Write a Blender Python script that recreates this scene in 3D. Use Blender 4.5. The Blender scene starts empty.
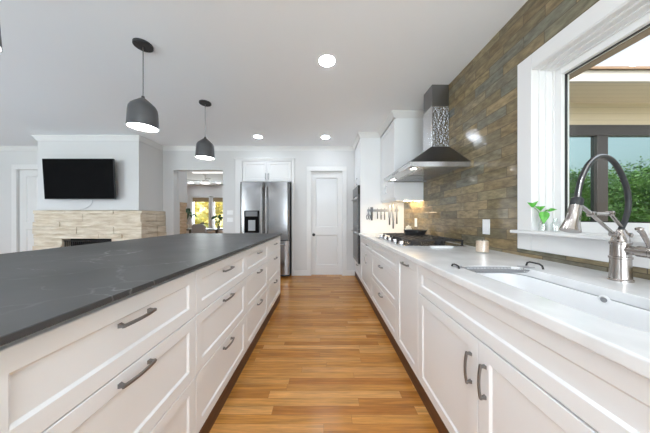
import bpy, bmesh, math, random
from mathutils import Vector, Matrix
random.seed(7)
S = bpy.context.scene
C = S.collection
PI = math.pi

# ------------------------------------------------------------------ camera, world, sun, daylight, exposure
cam_d = bpy.data.cameras.new('camera'); cam = bpy.data.objects.new('camera', cam_d); C.objects.link(cam)
cam.location = (0, 0, 1.14); cam.rotation_euler = (PI/2, 0, 0)
cam_d.sensor_width = 36; cam_d.lens = 36*220/650; cam_d.shift_x = 1/650; cam_d.shift_y = 1.5/650
cam_d.clip_start = 0.05
S.camera = cam
S.view_settings.view_transform = 'Standard'; S.view_settings.look = 'None'
S.view_settings.exposure = 0.84; S.view_settings.gamma = 1
S.view_settings.use_curve_mapping = False
world = bpy.data.worlds.new('sky'); S.world = world; world.use_nodes = True
wn = world.node_tree.nodes; wl = world.node_tree.links; wn.clear()
wo = wn.new('ShaderNodeOutputWorld'); wb = wn.new('ShaderNodeBackground'); ws = wn.new('ShaderNodeTexSky')
ws.sky_type = 'NISHITA'; ws.sun_disc = False; ws.sun_elevation = math.radians(46); ws.sun_rotation = math.radians(215)
ws.air_density = 1.0; ws.dust_density = 5.0
wb.inputs['Strength'].default_value = 0.25
wh = wn.new('ShaderNodeHueSaturation'); wh.inputs['Saturation'].default_value = 0.35
wl.new(ws.outputs[0], wh.inputs['Color']); wl.new(wh.outputs[0], wb.inputs[0]); wl.new(wb.outputs[0], wo.inputs[0])

def light(name, kind, energy, loc, rot, color=(1, 1, 1), **kw):
    d = bpy.data.lights.new(name, kind); d.energy = energy; d.color = color
    for k, v in kw.items(): setattr(d, k, v)
    o = bpy.data.objects.new(name, d); C.objects.link(o); o.location = loc; o.rotation_euler = rot
    return o
sv = Vector((0.45, 0.55, -0.78))
light('sun', 'SUN', 2.1, (0, 0, 10), sv.to_track_quat('-Z', 'Y').to_euler(), (1, 0.95, 0.87), angle=0.01)
# added fill lights behind the camera, aimed up; daylight of the far room windows
DC = (0.78, 0.89, 1.0)
light('fill_rear_kitchen', 'AREA', 105, (-0.05, -3.0, 1.35), (PI/2+1.0, 0, 0), DC, shape='RECTANGLE', size=2.2, size_y=1.9)
light('fill_rear_living', 'AREA', 130, (-6.15, -3.0, 1.35), (PI/2+1.0, 0, 0), DC, shape='RECTANGLE', size=2.8, size_y=1.9)
light('daylight_far_room', 'AREA', 50, (-4.9, 9.75, 1.4), (PI/2, 0, PI), (0.86, 0.93, 1.0), shape='RECTANGLE', size=1.5, size_y=1.3)

CAN = 49.0       # strength of the recessed lamps
PEND = 9.0

# ------------------------------------------------------------------ materials
def mat(name, col=(.8, .8, .8), rough=.5, metal=0.0, **kw):
    m = bpy.data.materials.new(name); m.use_nodes = True
    b = m.node_tree.nodes['Principled BSDF']
    b.inputs['Base Color'].default_value = (*col, 1); b.inputs['Roughness'].default_value = rough
    b.inputs['Metallic'].default_value = metal
    for k, v in kw.items(): b.inputs[k.replace('_', ' ')].default_value = v
    return m
def nt(m): return m.node_tree.nodes, m.node_tree.links, m.node_tree.nodes['Principled BSDF']
def add_bump(m, scale=60, strength=.1, dist=.002, stretch=(1, 1, 1), detail=3):
    n, l, b = nt(m)
    tc = n.new('ShaderNodeTexCoord'); mp = n.new('ShaderNodeMapping'); mp.inputs['Scale'].default_value = stretch
    no = n.new('ShaderNodeTexNoise'); no.inputs['Scale'].default_value = scale; no.inputs['Detail'].default_value = detail
    bu = n.new('ShaderNodeBump'); bu.inputs['Strength'].default_value = strength; bu.inputs['Distance'].default_value = dist
    l.new(tc.outputs['Object'], mp.inputs[0]); l.new(mp.outputs[0], no.inputs['Vector']); l.new(no.outputs['Fac'], bu.inputs['Height'])
    l.new(bu.outputs[0], b.inputs['Normal']); return no, mp
def add_vary(m, c1, c2, scale=5, stretch=(1, 1, 1), detail=4, lo=.35, hi=.65):
    n, l, b = nt(m)
    tc = n.new('ShaderNodeTexCoord'); mp = n.new('ShaderNodeMapping'); mp.inputs['Scale'].default_value = stretch
    no = n.new('ShaderNodeTexNoise'); no.inputs['Scale'].default_value = scale; no.inputs['Detail'].default_value = detail
    r = n.new('ShaderNodeValToRGB'); r.color_ramp.elements[0].position = lo; r.color_ramp.elements[1].position = hi
    r.color_ramp.elements[0].color = (*c1, 1); r.color_ramp.elements[1].color = (*c2, 1)
    l.new(tc.outputs['Object'], mp.inputs[0]); l.new(mp.outputs[0], no.inputs['Vector']); l.new(no.outputs['Fac'], r.inputs[0])
    l.new(r.outputs[0], b.inputs['Base Color']); return m
def emis(name, col, s):
    m = bpy.data.materials.new(name); m.use_nodes = True; n = m.node_tree.nodes; n.clear()
    e = n.new('ShaderNodeEmission'); o = n.new('ShaderNodeOutputMaterial')
    e.inputs[0].default_value = (*col, 1); e.inputs[1].default_value = s
    m.node_tree.links.new(e.outputs[0], o.inputs[0]); return m
def glassy(name, tint=(1, 1, 1), refl=.08, gtint=(1, 1, 1), rough=0.0):
    m = bpy.data.materials.new(name); m.use_nodes = True; n = m.node_tree.nodes; l = m.node_tree.links; n.clear()
    t = n.new('ShaderNodeBsdfTransparent'); g = n.new('ShaderNodeBsdfGlossy'); x = n.new('ShaderNodeMixShader'); o = n.new('ShaderNodeOutputMaterial')
    t.inputs[0].default_value = (*tint, 1); g.inputs[0].default_value = (*gtint, 1); g.inputs['Roughness'].default_value = rough
    x.inputs[0].default_value = refl
    l.new(t.outputs[0], x.inputs[1]); l.new(g.outputs[0], x.inputs[2]); l.new(x.outputs[0], o.inputs[0]); return m

M = {}
M['wall'] = mat('white_wall_paint', (.70, .69, .68), .75); add_bump(M['wall'], 180, .05, .001)
M['ceil'] = mat('ceiling_paint', (.93, .94, .95), .85); add_bump(M['ceil'], 160, .06, .001)
M['cab'] = mat('white_cabinet_paint', (.87, .875, .88), .38); add_bump(M['cab'], 40, .02, .001)
M['trim'] = mat('white_trim_gloss', (.785, .772, .758), .4); add_bump(M['trim'], 30, .02, .001)
M['black'] = mat('black_enamel', (.012, .012, .013), .35); add_bump(M['black'], 50, .03, .001)
M['matte'] = mat('matte_graphite_metal', (.085, .085, .088), .42, .3); add_bump(M['matte'], 90, .03, .001)
M['canopy'] = mat('dark_canopy_metal', (.03, .03, .032), .5); add_bump(M['canopy'], 90, .03, .001)
M['screen'] = mat('black_screen_glass', (.006, .006, .007), .35, Specular_IOR_Level=.03); add_vary(M['screen'], (.003, .003, .0035), (.005, .005, .0055), 3)
M['ss'] = mat('brushed_stainless', (.62, .62, .63), .24, 1.0); add_bump(M['ss'], 60, .06, .001, (1, 1, 40))
M['ssdark'] = mat('dark_brushed_stainless', (.14, .14, .145), .30, 1.0); add_bump(M['ssdark'], 60, .05, .001, (40, 40, 1))
M['nickel'] = mat('brushed_nickel_pull', (.27, .27, .275), .3, 1.0); add_bump(M['nickel'], 90, .05, .0006, (1, 1, 8))
M['fnickel'] = mat('brushed_nickel_faucet', (.43, .395, .37), .2, 1.0); add_bump(M['fnickel'], 120, .05, .0005, (8, 8, 1))
M['film'] = mat('wrinkled_film_stainless', (.40, .40, .41), .2, 1.0); add_bump(M['film'], 34, .9, .02, (1, .7, 1.6), 3)
M['iron'] = mat('cast_iron', (.02, .02, .021), .55); add_bump(M['iron'], 120, .2, .001)
M['rubber'] = mat('black_rubber', (.018, .018, .02), .5); add_bump(M['rubber'], 100, .05, .001)
M['dark'] = mat('dark_plastic', (.03, .03, .033), .4); add_bump(M['dark'], 80, .04, .001)
M['porcelain'] = mat('white_porcelain', (.92, .92, .92), .15); add_bump(M['porcelain'], 8, .02, .001)
M['outlet'] = mat('white_plastic_plate', (.86, .86, .86), .35); add_bump(M['outlet'], 60, .02, .0005)
M['wire'] = mat('stainless_wire', (.42, .42, .43), .3, 1.0); add_bump(M['wire'], 90, .03, .0004)
M['candle'] = mat('peach_candle_wax', (.90, .64, .48), .5); add_bump(M['candle'], 30, .05, .001)
M['cream'] = mat('cream_ceramic', (.80, .74, .62), .3); add_bump(M['cream'], 30, .03, .001)
M['leaf'] = mat('bright_green_leaf', (.10, .42, .05), .4); add_vary(M['leaf'], (.07, .34, .03), (.16, .52, .08), 40)
M['dleaf'] = mat('dark_green_leaf', (.02, .10, .03), .45); add_vary(M['dleaf'], (.015, .07, .02), (.04, .16, .05), 9)
M['stem'] = mat('green_stem', (.12, .30, .08), .5); add_vary(M['stem'], (.10, .26, .06), (.16, .34, .1), 20)
M['bark'] = mat('tree_bark', (.12, .085, .06), .9); add_bump(M['bark'], 10, .6, .03)
M['foliage'] = mat('tree_foliage', (.10, .22, .04), .6); add_vary(M['foliage'], (.06, .15, .02), (.24, .36, .07), 1.1)
M['yfoliage'] = mat('yellow_green_foliage', (.5, .5, .12), .6); add_vary(M['yfoliage'], (.85, .72, .25), (.97, .90, .55), 1.4)
M['grass'] = mat('lawn_grass', (.16, .26, .06), .9); add_vary(M['grass'], (.10, .20, .04), (.26, .34, .10), .8)
M['beige'] = mat('beige_soffit_boards', (.62, .52, .36), .6)
M['fascia'] = mat('white_fascia_board', (.50, .47, .44), .6); add_bump(M['fascia'], 6, .2, .004)
M['bronze'] = mat('dark_bronze_frame', (.035, .030, .030), .4); add_bump(M['bronze'], 30, .05, .001)
M['taupe'] = mat('tan_outer_trim', (.30, .22, .15), .6); add_bump(M['taupe'], 20, .1, .002)
M['shingle'] = mat('brown_shingles', (.26, .17, .11), .8); add_bump(M['shingle'], 15, .6, .01)
M['shade'] = mat('woven_shade', (.30, .22, .12), .8); add_bump(M['shade'], 60, .4, .004, (1, 1, 6))
M['greyfab'] = mat('grey_fabric', (.58, .58, .59), .9); add_bump(M['greyfab'], 140, .3, .002)
M['wood'] = mat('dark_table_wood', (.06, .045, .035), .45); add_vary(M['wood'], (.05, .038, .03), (.08, .06, .045), 6, (1, 12, 12))
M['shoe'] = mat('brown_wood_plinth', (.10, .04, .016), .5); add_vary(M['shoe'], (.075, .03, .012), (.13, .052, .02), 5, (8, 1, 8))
M['firebrick'] = mat('soot_black_firebrick', (.02, .02, .02), .9); add_bump(M['firebrick'], 12, .6, .02)
M['cable'] = mat('white_cable', (.6, .6, .6), .5); add_bump(M['cable'], 40, .02, .001)
M['lamp'] = emis('lamp_glow', (.80, .89, 1), CAN)
M['pendlamp'] = emis('pendant_glow', (1, .98, .95), PEND)
M['hoodlamp'] = emis('hood_lamp_glow', (1, .96, .9), 12)
M['striplamp'] = emis('warm_strip_glow', (1, .76, .46), 36)
M['fanlamp'] = emis('fan_lamp_glow', (1, .98, .94), .9)
M['linear'] = emis('linear_lamp_glow', (1, .98, .95), 1.1)
M['pane'] = glassy('clear_window_pane', (.97, .985, .98), .018)
M['tinted'] = glassy('tinted_reflective_pane', (.05, .07, .07), .80, (.44, .60, .59), .004)
M['bottle'] = glassy('clear_bottle_glass', (.93, .95, .94), .14, (1, 1, 1), .03)
M['ovenglass'] = mat('oven_door_glass', (.012, .012, .014), .12); add_vary(M['ovenglass'], (.010, .010, .012), (.016, .016, .018), 2)

# black stone worktop with thin pale veins
def stone_black():
    m = mat('black_leathered_stone', (.03, .03, .031), .42); n, l, b = nt(m)
    tc = n.new('ShaderNodeTexCoord')
    no = n.new('ShaderNodeTexNoise'); no.inputs['Scale'].default_value = 2.2; no.inputs['Detail'].default_value = 6
    mixv = n.new('ShaderNodeMixRGB'); mixv.blend_type = 'ADD'; mixv.inputs[0].default_value = .55
    l.new(tc.outputs['Object'], no.inputs['Vector'])
    l.new(tc.outputs['Object'], mixv.inputs[1]); l.new(no.outputs['Color'], mixv.inputs[2])
    mp = n.new('ShaderNodeMapping'); mp.inputs['Rotation'].default_value = (0, 0, math.radians(-50)); mp.inputs['Scale'].default_value = (1.0, 3.2, 1)
    l.new(mixv.outputs[0], mp.inputs[0])
    v = n.new('ShaderNodeTexVoronoi'); v.feature = 'DISTANCE_TO_EDGE'; v.inputs['Scale'].default_value = 1.5
    l.new(mp.outputs[0], v.inputs['Vector'])
    r = n.new('ShaderNodeValToRGB'); r.color_ramp.elements[0].color = (1, 1, 1, 1); r.color_ramp.elements[1].color = (0, 0, 0, 1)
    r.color_ramp.elements[0].position = .0; r.color_ramp.elements[1].position = .014
    l.new(v.outputs['Distance'], r.inputs[0])
    n2 = n.new('ShaderNodeTexNoise'); n2.inputs['Scale'].default_value = 2.6; n2.inputs['Detail'].default_value = 5
    l.new(tc.outputs['Object'], n2.inputs['Vector'])
    r2 = n.new('ShaderNodeValToRGB'); r2.color_ramp.elements[0].position = .48; r2.color_ramp.elements[1].position = .68
    l.new(n2.outputs['Fac'], r2.inputs[0])
    mu = n.new('ShaderNodeMath'); mu.operation = 'MULTIPLY'; l.new(r.outputs[0], mu.inputs[0]); l.new(r2.outputs[0], mu.inputs[1])
    n3 = n.new('ShaderNodeTexNoise'); n3.inputs['Scale'].default_value = 3; n3.inputs['Detail'].default_value = 8
    l.new(tc.outputs['Object'], n3.inputs['Vector'])
    r3 = n.new('ShaderNodeValToRGB'); r3.color_ramp.elements[0].color = (.032, .032, .033, 1); r3.color_ramp.elements[1].color = (.062, .062, .063, 1)
    r3.color_ramp.elements[0].position = .35; r3.color_ramp.elements[1].position = .7
    l.new(n3.outputs['Fac'], r3.inputs[0])
    mx = n.new('ShaderNodeMixRGB'); mx.inputs[2].default_value = (.24, .24, .24, 1)
    l.new(mu.outputs[0], mx.inputs[0]); l.new(r3.outputs[0], mx.inputs[1]); l.new(mx.outputs[0], b.inputs['Base Color'])
    return m
M['blackstone'] = stone_black()
def quartz():
    m = mat('white_quartz', (.82, .82, .82), .18); n, l, b = nt(m)
    tc = n.new('ShaderNodeTexCoord'); no = n.new('ShaderNodeTexNoise'); no.inputs['Scale'].default_value = 7; no.inputs['Detail'].default_value = 8
    r = n.new('ShaderNodeValToRGB'); r.color_ramp.elements[0].color = (.74, .74, .74, 1); r.color_ramp.elements[1].color = (.84, .84, .84, 1)
    r.color_ramp.elements[0].position = .35; r.color_ramp.elements[1].position = .6
    l.new(tc.outputs['Object'], no.inputs['Vector']); l.new(no.outputs['Fac'], r.inputs[0]); l.new(r.outputs[0], b.inputs['Base Color'])
    return m
M['quartz'] = quartz()

def brick_mat(name, axes, bw, bh, ramp, mortar, msize, rough, bump=.4, mottling=.35, grain=(9, 22, 1), shift=1.0, tilebump=0.0, mot_tint=(1, 1, 1)):
    """courses of bricks or boards on two object axes: every course shifted at random, every piece its own tone from a ramp"""
    m = mat(name, (.5, .5, .5), rough); n, l, b = nt(m)
    tc = n.new('ShaderNodeTexCoord'); sp = n.new('ShaderNodeSeparateXYZ'); l.new(tc.outputs['Object'], sp.inputs[0])
    def ma(op, x, y=None, z=None):
        k = n.new('ShaderNodeMath'); k.operation = op
        for i, q in enumerate((x, y, z)):
            if q is None: continue
            if isinstance(q, (int, float)): k.inputs[i].default_value = q
            else: l.new(q, k.inputs[i])
        return k.outputs[0]
    U, V = sp.outputs[axes[0]], sp.outputs[axes[1]]
    rv = ma('DIVIDE', V, bh); row = ma('FLOOR', rv)
    w1 = n.new('ShaderNodeTexWhiteNoise'); w1.noise_dimensions = '1D'; l.new(row, w1.inputs['W'])
    off = ma('MULTIPLY_ADD', row, .5, ma('MULTIPLY', w1.outputs['Value'], shift))
    ru = ma('ADD', ma('DIVIDE', U, bw), off); col = ma('FLOOR', ru)
    cb = n.new('ShaderNodeCombineXYZ'); l.new(col, cb.inputs[0]); l.new(row, cb.inputs[1])
    w2 = n.new('ShaderNodeTexWhiteNoise'); w2.noise_dimensions = '2D'; l.new(cb.outputs[0], w2.inputs['Vector'])
    fu = ma('MULTIPLY', ma('FRACT', ru), bw); fv = ma('MULTIPLY', ma('FRACT', rv), bh)
    ed = ma('MINIMUM', ma('MINIMUM', fu, ma('SUBTRACT', bw, fu)), ma('MINIMUM', fv, ma('SUBTRACT', bh, fv)))
    mr = n.new('ShaderNodeMapRange'); mr.interpolation_type = 'SMOOTHSTEP'
    mr.inputs['From Min'].default_value = msize*.4; mr.inputs['From Max'].default_value = msize*1.2; l.new(ed, mr.inputs['Value'])
    face = mr.outputs[0]
    rp = n.new('ShaderNodeValToRGB'); e = rp.color_ramp.elements
    while len(e) < len(ramp): e.new(.5)
    for i, (p, c) in enumerate(ramp): e[i].position = p; e[i].color = (*c, 1)
    l.new(w2.outputs['Value'], rp.inputs[0])
    pv = n.new('ShaderNodeCombineXYZ'); l.new(U, pv.inputs[0]); l.new(V, pv.inputs[1])
    mp = n.new('ShaderNodeMapping'); mp.inputs['Scale'].default_value = grain; l.new(pv.outputs[0], mp.inputs[0])
    sc = n.new('ShaderNodeVectorMath'); sc.operation = 'SCALE'; sc.inputs['Scale'].default_value = 37; l.new(w2.outputs['Color'], sc.inputs[0])
    ad = n.new('ShaderNodeVectorMath'); ad.operation = 'ADD'; l.new(mp.outputs[0], ad.inputs[0]); l.new(sc.outputs[0], ad.inputs[1])
    no = n.new('ShaderNodeTexNoise'); no.inputs['Scale'].default_value = 1; no.inputs['Detail'].default_value = 6; no.inputs['Roughness'].default_value = .62
    l.new(ad.outputs[0], no.inputs['Vector'])
    rn = n.new('ShaderNodeValToRGB'); rn.color_ramp.elements[0].position = .3; rn.color_ramp.elements[1].position = .7
    lo = 1-mottling; rn.color_ramp.elements[0].color = (lo, lo, lo, 1); rn.color_ramp.elements[1].color = tuple(min(1.6, (1+mottling*.5)*t) for t in mot_tint)+(1,)
    l.new(no.outputs['Fac'], rn.inputs[0])
    mu = n.new('ShaderNodeMixRGB'); mu.blend_type = 'MULTIPLY'; mu.inputs[0].default_value = 1
    l.new(rp.outputs[0], mu.inputs[1]); l.new(rn.outputs[0], mu.inputs[2])
    mx = n.new('ShaderNodeMixRGB'); mx.inputs[1].default_value = (*mortar, 1)
    l.new(face, mx.inputs[0]); l.new(mu.outputs[0], mx.inputs[2]); l.new(mx.outputs[0], b.inputs['Base Color'])
    h = face
    if tilebump:
        n2 = n.new('ShaderNodeTexNoise'); n2.inputs['Scale'].default_value = 2.0; n2.inputs['Detail'].default_value = 2
        l.new(ad.outputs[0], n2.inputs['Vector']); h = ma('MULTIPLY_ADD', n2.outputs['Fac'], tilebump, face)
    bu = n.new('ShaderNodeBump'); bu.inputs['Strength'].default_value = bump; bu.inputs['Distance'].default_value = .003
    l.new(h, bu.inputs['Height']); l.new(bu.outputs[0], b.inputs['Normal'])
    return m
M['tile'] = brick_mat('glazed_brown_tile', ('Y', 'Z'), .305, .0757,
    [(0.0, (.27, .21, .125)), (.17, (.18, .155, .10)), (.34, (.31, .23, .125)), (.5, (.225, .17, .098)), (.66, (.37, .285, .165)), (.8, (.17, .172, .142)), (.9, (.25, .22, .145)), (1.0, (.33, .25, .13))],
    (.095, .075, .052), .0020, .075, bump=.5, mottling=.5, grain=(12, 34, 1), shift=.3, tilebump=.6, mot_tint=(1.0, .98, .92))
M['floor'] = brick_mat('oak_strip_floor', ('X', 'Y'), .85, .058,
    [(0.0, (.44, .175, .036)), (.3, (.55, .245, .056)), (.6, (.62, .295, .078)), (.85, (.70, .36, .12)), (1.0, (.46, .18, .038))],
    (.24, .10, .035), .0009, .24, bump=.15, mottling=.42, grain=(4, 60, 1), shift=1.0, mot_tint=(1, .95, .82))
M['floor'].node_tree.nodes['Principled BSDF'].inputs['Specular IOR Level'].default_value = .38

# ------------------------------------------------------------------ mesh builder
class MB:
    def __init__(s): s.v = []; s.f = []
    def add(s, vs, fs):
        o = len(s.v); s.v += [tuple(p) for p in vs]; s.f += [tuple(i+o for i in f) for f in fs]; return s
    def box(s, x0, x1, y0, y1, z0, z1, F=None):
        vs = [(x, y, z) for x in (x0, x1) for y in (y0, y1) for z in (z0, z1)]
        if F: vs = [F(*p) for p in vs]
        return s.add(vs, [(0, 1, 3, 2), (4, 6, 7, 5), (0, 4, 5, 1), (2, 3, 7, 6), (0, 2, 6, 4), (1, 5, 7, 3)])
    def loft(s, rings, cap=True):
        n = len(rings[0]); vs = [p for r in rings for p in r]; fs = []
        for i in range(len(rings)-1):
            for j in range(n):
                k = (j+1) % n; fs.append((i*n+j, i*n+k, (i+1)*n+k, (i+1)*n+j))
        if cap: fs.append(tuple(range(n))[::-1]); fs.append(tuple((len(rings)-1)*n+j for j in range(n)))
        return s.add(vs, fs)
    def frames(s, pts):
        pts = [Vector(p) for p in pts]; T = []
        for i in range(len(pts)):
            a = pts[max(i-1, 0)]; b = pts[min(i+1, len(pts)-1)]; T.append((b-a).normalized())
        up = Vector((0, 0, 1)) if abs(T[0].z) < .9 else Vector((1, 0, 0))
        u = T[0].cross(up).normalized(); fr = []
        for t in T:
            u = (u - t*u.dot(t)).normalized(); fr.append((u, t.cross(u)))
        return pts, fr
    def tube(s, pts, r, n=10):
        pts, fr = s.frames(pts); R = r if isinstance(r, (list, tuple)) else [r]*len(pts)
        return s.loft([[p+u*math.cos(2*PI*k/n)*q+w*math.sin(2*PI*k/n)*q for k in range(n)] for p, (u, w), q in zip(pts, fr, R)])
    def lathe(s, prof, c, axis=(0, 0, 1), n=28, cap=True):
        a = Vector(axis).normalized(); up = Vector((0, 0, 1)) if abs(a.z) < .9 else Vector((1, 0, 0))
        u = a.cross(up).normalized(); w = a.cross(u); c = Vector(c)
        return s.loft([[c+a*h+(u*math.cos(2*PI*k/n)+w*math.sin(2*PI*k/n))*r for k in range(n)] for r, h in prof], cap)
    def prism(s, poly, z0, z1, F=None):
        F = F or (lambda x, y, z: (x, y, z))
        return s.loft([[F(x, y, z0) for x, y in poly], [F(x, y, z1) for x, y in poly]])
    def build(s, name, m, parent=None, bevel=0, smooth=True, segs=2, solid=0, angle=24):
        off = Vector((0, 0, 0)); q = parent
        while q: off += q.location; q = q.parent
        me = bpy.data.meshes.new(name); me.from_pydata([tuple(Vector(p)-off) for p in s.v], [], s.f)
        b = bmesh.new(); b.from_mesh(me); bmesh.ops.recalc_face_normals(b, faces=b.faces); b.to_mesh(me); b.free()
        me.materials.append(m if not isinstance(m, str) else M[m])
        if smooth:
            me.polygons.foreach_set('use_smooth', [True]*len(me.polygons)); me.set_sharp_from_angle(angle=math.radians(angle))
        o = bpy.data.objects.new(name, me); C.objects.link(o)
        if parent: o.parent = parent
        if solid: d = o.modifiers.new('solid', 'SOLIDIFY'); d.thickness = solid; d.offset = 0
        if bevel:
            d = o.modifiers.new('bevel', 'BEVEL'); d.width = bevel; d.segments = segs; d.limit_method = 'ANGLE'; d.angle_limit = math.radians(40)
        return o
def box(*a): return MB().box(*a)
def tag(o, label=None, cat=None, group=None, kind=None):
    if label: o['label'] = label
    if cat: o['category'] = cat
    if group: o['group'] = group
    if kind: o['kind'] = kind
    return o
def thing(name, label, cat, loc=(0, 0, 0), group=None):
    o = bpy.data.objects.new(name, None); C.objects.link(o); o.location = loc; o.empty_display_size = .1
    return tag(o, label, cat, group)
def struct(name, mb, m, bevel=0, **k): return tag(mb.build(name, m, None, bevel, **k), kind='structure')
def copy_tree(o, loc, label=None):
    c = o.copy(); C.objects.link(c); c.location = loc
    if label: c['label'] = label
    for ch in list(o.children):
        d = ch.copy(); C.objects.link(d); d.parent = c
        for g in list(ch.children):
            e = g.copy(); C.objects.link(e); e.parent = d
    return c

# ------------------------------------------------------------------ the setting
H = 2.56
XR = 1.33; YB = 4.37
struct('floor', box(-8.0, 1.5, -2.8, 9.5, -.12, 0), 'floor', smooth=False)
struct('ceiling', box(-8.9, 1.9, -3.9, 4.46, H, H+.16).box(-8.9, -1.75, 4.46, 9.7, H, H+.16).box(-1.75, 1.9, 4.46, 5.3, H, H+.16), 'ceil', smooth=False)  # overhangs the walls as an unseen eave added to block sun
# tiled kitchen wall with the sink window opening
WY0, WY1, WZ0, WZ1 = .27, 1.40, 1.04, 2.085
struct('wall_right', box(XR, 1.5, -2.8, WY0, 0, H).box(XR, 1.5, WY1, YB+.1, 0, H).box(XR, 1.5, WY0, WY1, 0, WZ0).box(XR, 1.5, WY0, WY1, WZ1, H), 'tile', smooth=False)
# back wall with openings: living door, passage to the far room, fridge niche, pantry door
DX0, DX1 = -6.08, -5.25
wb_ = MB()
wb_.box(-8, DX0, YB, YB+.12, 0, H).box(DX0, DX1, YB, YB+.12, 2.10, H).box(DX1, -2.99, YB, YB+.12, 0, H)
wb_.box(-2.99, -2.01, YB, YB+.12, 2.095, H).box(-2.01, -1.615, YB, YB+.12, 0, H)
wb_.box(-1.615, -.64, YB, YB+.12, 2.27, H).box(-.64, -.255, YB, YB+.12, 0, H)
wb_.box(-.255, .36, YB, YB+.12, 2.07, H).box(.36, XR, YB, YB+.12, 0, H)
struct('wall_back', wb_, 'wall', smooth=False)
struct('wall_niche', box(-1.7, -1.615, YB+.12, 5.3, 0, H).box(-.64, -.56, YB+.12, 5.3, 0, H).box(-1.615, -.64, 5.2, 5.3, 0, H), 'wall', smooth=False)
struct('wall_rear', box(-8, -7.6, -2.95, -2.8, 0, H).box(-4.7, -1.2, -2.95, -2.8, 0, H).box(1.1, 1.5, -2.95, -2.8, 0, H)
       .box(-7.6, -4.7, -2.95, -2.8, 2.35, H).box(-1.2, 1.1, -2.95, -2.8, 2.35, H).box(-7.6, -4.7, -2.95, -2.8, 0, .35).box(-1.2, 1.1, -2.95, -2.8, 0, .35), 'wall', smooth=False)  # rear openings made up for the fill lights
struct('wall_left', box(-8.15, -8, -2.95, 9.6, 0, H), 'wall', smooth=False)
FX = [(-5.68, -4.96), (-4.79, -4.02)]
fw = box(-8, FX[0][0], 9.5, 9.65, 0, H).box(FX[0][1], FX[1][0], 9.5, 9.65, 0, H).box(FX[1][1], -1.7, 9.5, 9.65, 0, H)
for a, b_ in FX: fw.box(a, b_, 9.5, 9.65, 2.02, H).box(a, b_, 9.5, 9.65, 0, .62)
struct('wall_far_room', fw, 'wall', smooth=False)
struct('wall_far_side', box(-1.78, -1.7, YB+.12, 9.6, 0, H), 'wall', smooth=False)
# chimney breast above the stone and its back in the far room
struct('wall_chimney', box(-4.95, -3.2, 3.80, YB, 1.275, H), 'wall', smooth=False)
struct('wall_chimney_rear', box(-4.4, -2.97, YB+.12, 4.77, 1.47, H).box(-4.4, -2.99, YB+.12, 4.56, 0, 1.47), 'wall', smooth=False)
# crown mouldings
CP = [(0, 0), (0, -.085), (.010, -.085), (.015, -.065), (.034, -.03), (.045, -.018), (.045, 0)]
def crown(name, p, q, nrm):
    p = Vector(p); q = Vector(q); nv = Vector(nrm)
    return struct(name, MB().loft([[p+nv*a+Vector((0, 0, b_)) for a, b_ in CP], [q+nv*a+Vector((0, 0, b_)) for a, b_ in CP]]), 'trim', smooth=False)
crown('trim_1', (-8, YB, H), (-4.95, YB, H), (0, -1, 0))
crown('trim_2', (-3.2, YB, H), (.60, YB, H), (0, -1, 0))
b_ = MB(); z0 = Vector((0, 0, H))
def mitre(pts, nrms): return [[Vector((x, y, H))+Vector((nx, ny, 0))*a+Vector((0, 0, c)) for a, c in CP] for (x, y), (nx, ny) in zip(pts, nrms)]
struct('trim_3', MB().loft(mitre([(-4.95, YB), (-4.95, 3.80), (-3.2, 3.80), (-3.2, YB)], [(-1, 0), (-1, -1), (1, -1), (1, 0)])), 'trim', smooth=False)
# baseboards and casings
struct('baseboard_back', box(-.59, -.345, YB-.014, YB, 0, .10).box(.45, .61, YB-.014, YB, 0, .10).box(-2.01, -1.74, YB-.014, YB, 0, .10), 'trim', .003)
struct('trim_4', box(-.345, -.255, YB-.022, YB, 0, 2.07).box(.36, .45, YB-.022, YB, 0, 2.07).box(-.345, .45, YB-.022, YB, 2.07, 2.16), 'trim', .003)
struct('trim_5', box(DX0-.10, DX0, YB-.022, YB, 0, 2.10).box(DX0-.10, DX1, YB-.022, YB, 2.10, 2.20), 'trim', .003)
struct('trim_6', box(-1.755, -1.615, YB-.022, YB, 0, 2.27).box(-.64, -.59, YB-.022, YB, 0, 2.27).box(-1.755, -.59, YB-.022, YB, 2.27, 2.31).box(-1.77, -.575, YB-.04, YB, 2.305, 2.325), 'trim', .003)

# panelled fronts: F maps (u across, v up, n out) to the place
def FR(Xf): return lambda u, v, n: (Xf-n, u, v)      # faces the aisle from the right
def FL(Xf): return lambda u, v, n: (Xf+n, u, v)      # faces the aisle from the left
def FB(Yf): return lambda u, v, n: (u, Yf-n, v)      # faces the camera
def shaker(F, u0, u1, v0, v1, rail=.056, th=.02, rec=.0072, g=.0016, mb=None):
    mb = mb or MB(); u0 += g; u1 -= g; v0 += g; v1 -= g; bv = .008; e = .002
    def ring(d, n): return [F(u0+d, v0+d, n), F(u1-d, v0+d, n), F(u1-d, v1-d, n), F(u0+d, v1-d, n)]
    mb.loft([ring(0, 0), ring(0, th-e), ring(e, th), ring(rail, th), ring(rail+bv, th-rec), ring(rail+bv+.001, th-rec)])
    return mb
def panel_door(F, u0, u1, panels, v0, v1, th=.035, rec=.016):
    """a door leaf: outer slab built from stiles and rails plus sunk panels"""
    mb = MB(); pu0, pu1 = panels[0][0], panels[0][1]
    mb.box(u0, pu0, v0, v1, 0, th, F).box(pu1, u1, v0, v1, 0, th, F)
    zs = sorted([(p[2], p[3]) for p in panels]); prev = v0
    for a, b in zs: mb.box(pu0, pu1, prev, a, 0, th, F); prev = b
    mb.box(pu0, pu1, prev, v1, 0, th, F)
    for a0, a1, b0, b1 in panels:
        def rg(d, q): return [F(a0+d, b0+d, q), F(a1-d, b0+d, q), F(a1-d, b1-d, q), F(a0+d, b1-d, q)]
        mb.loft([rg(0, 0), rg(0, th-.003), rg(.012, th-rec), rg(.013, th-rec)])
    return mb
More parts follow.
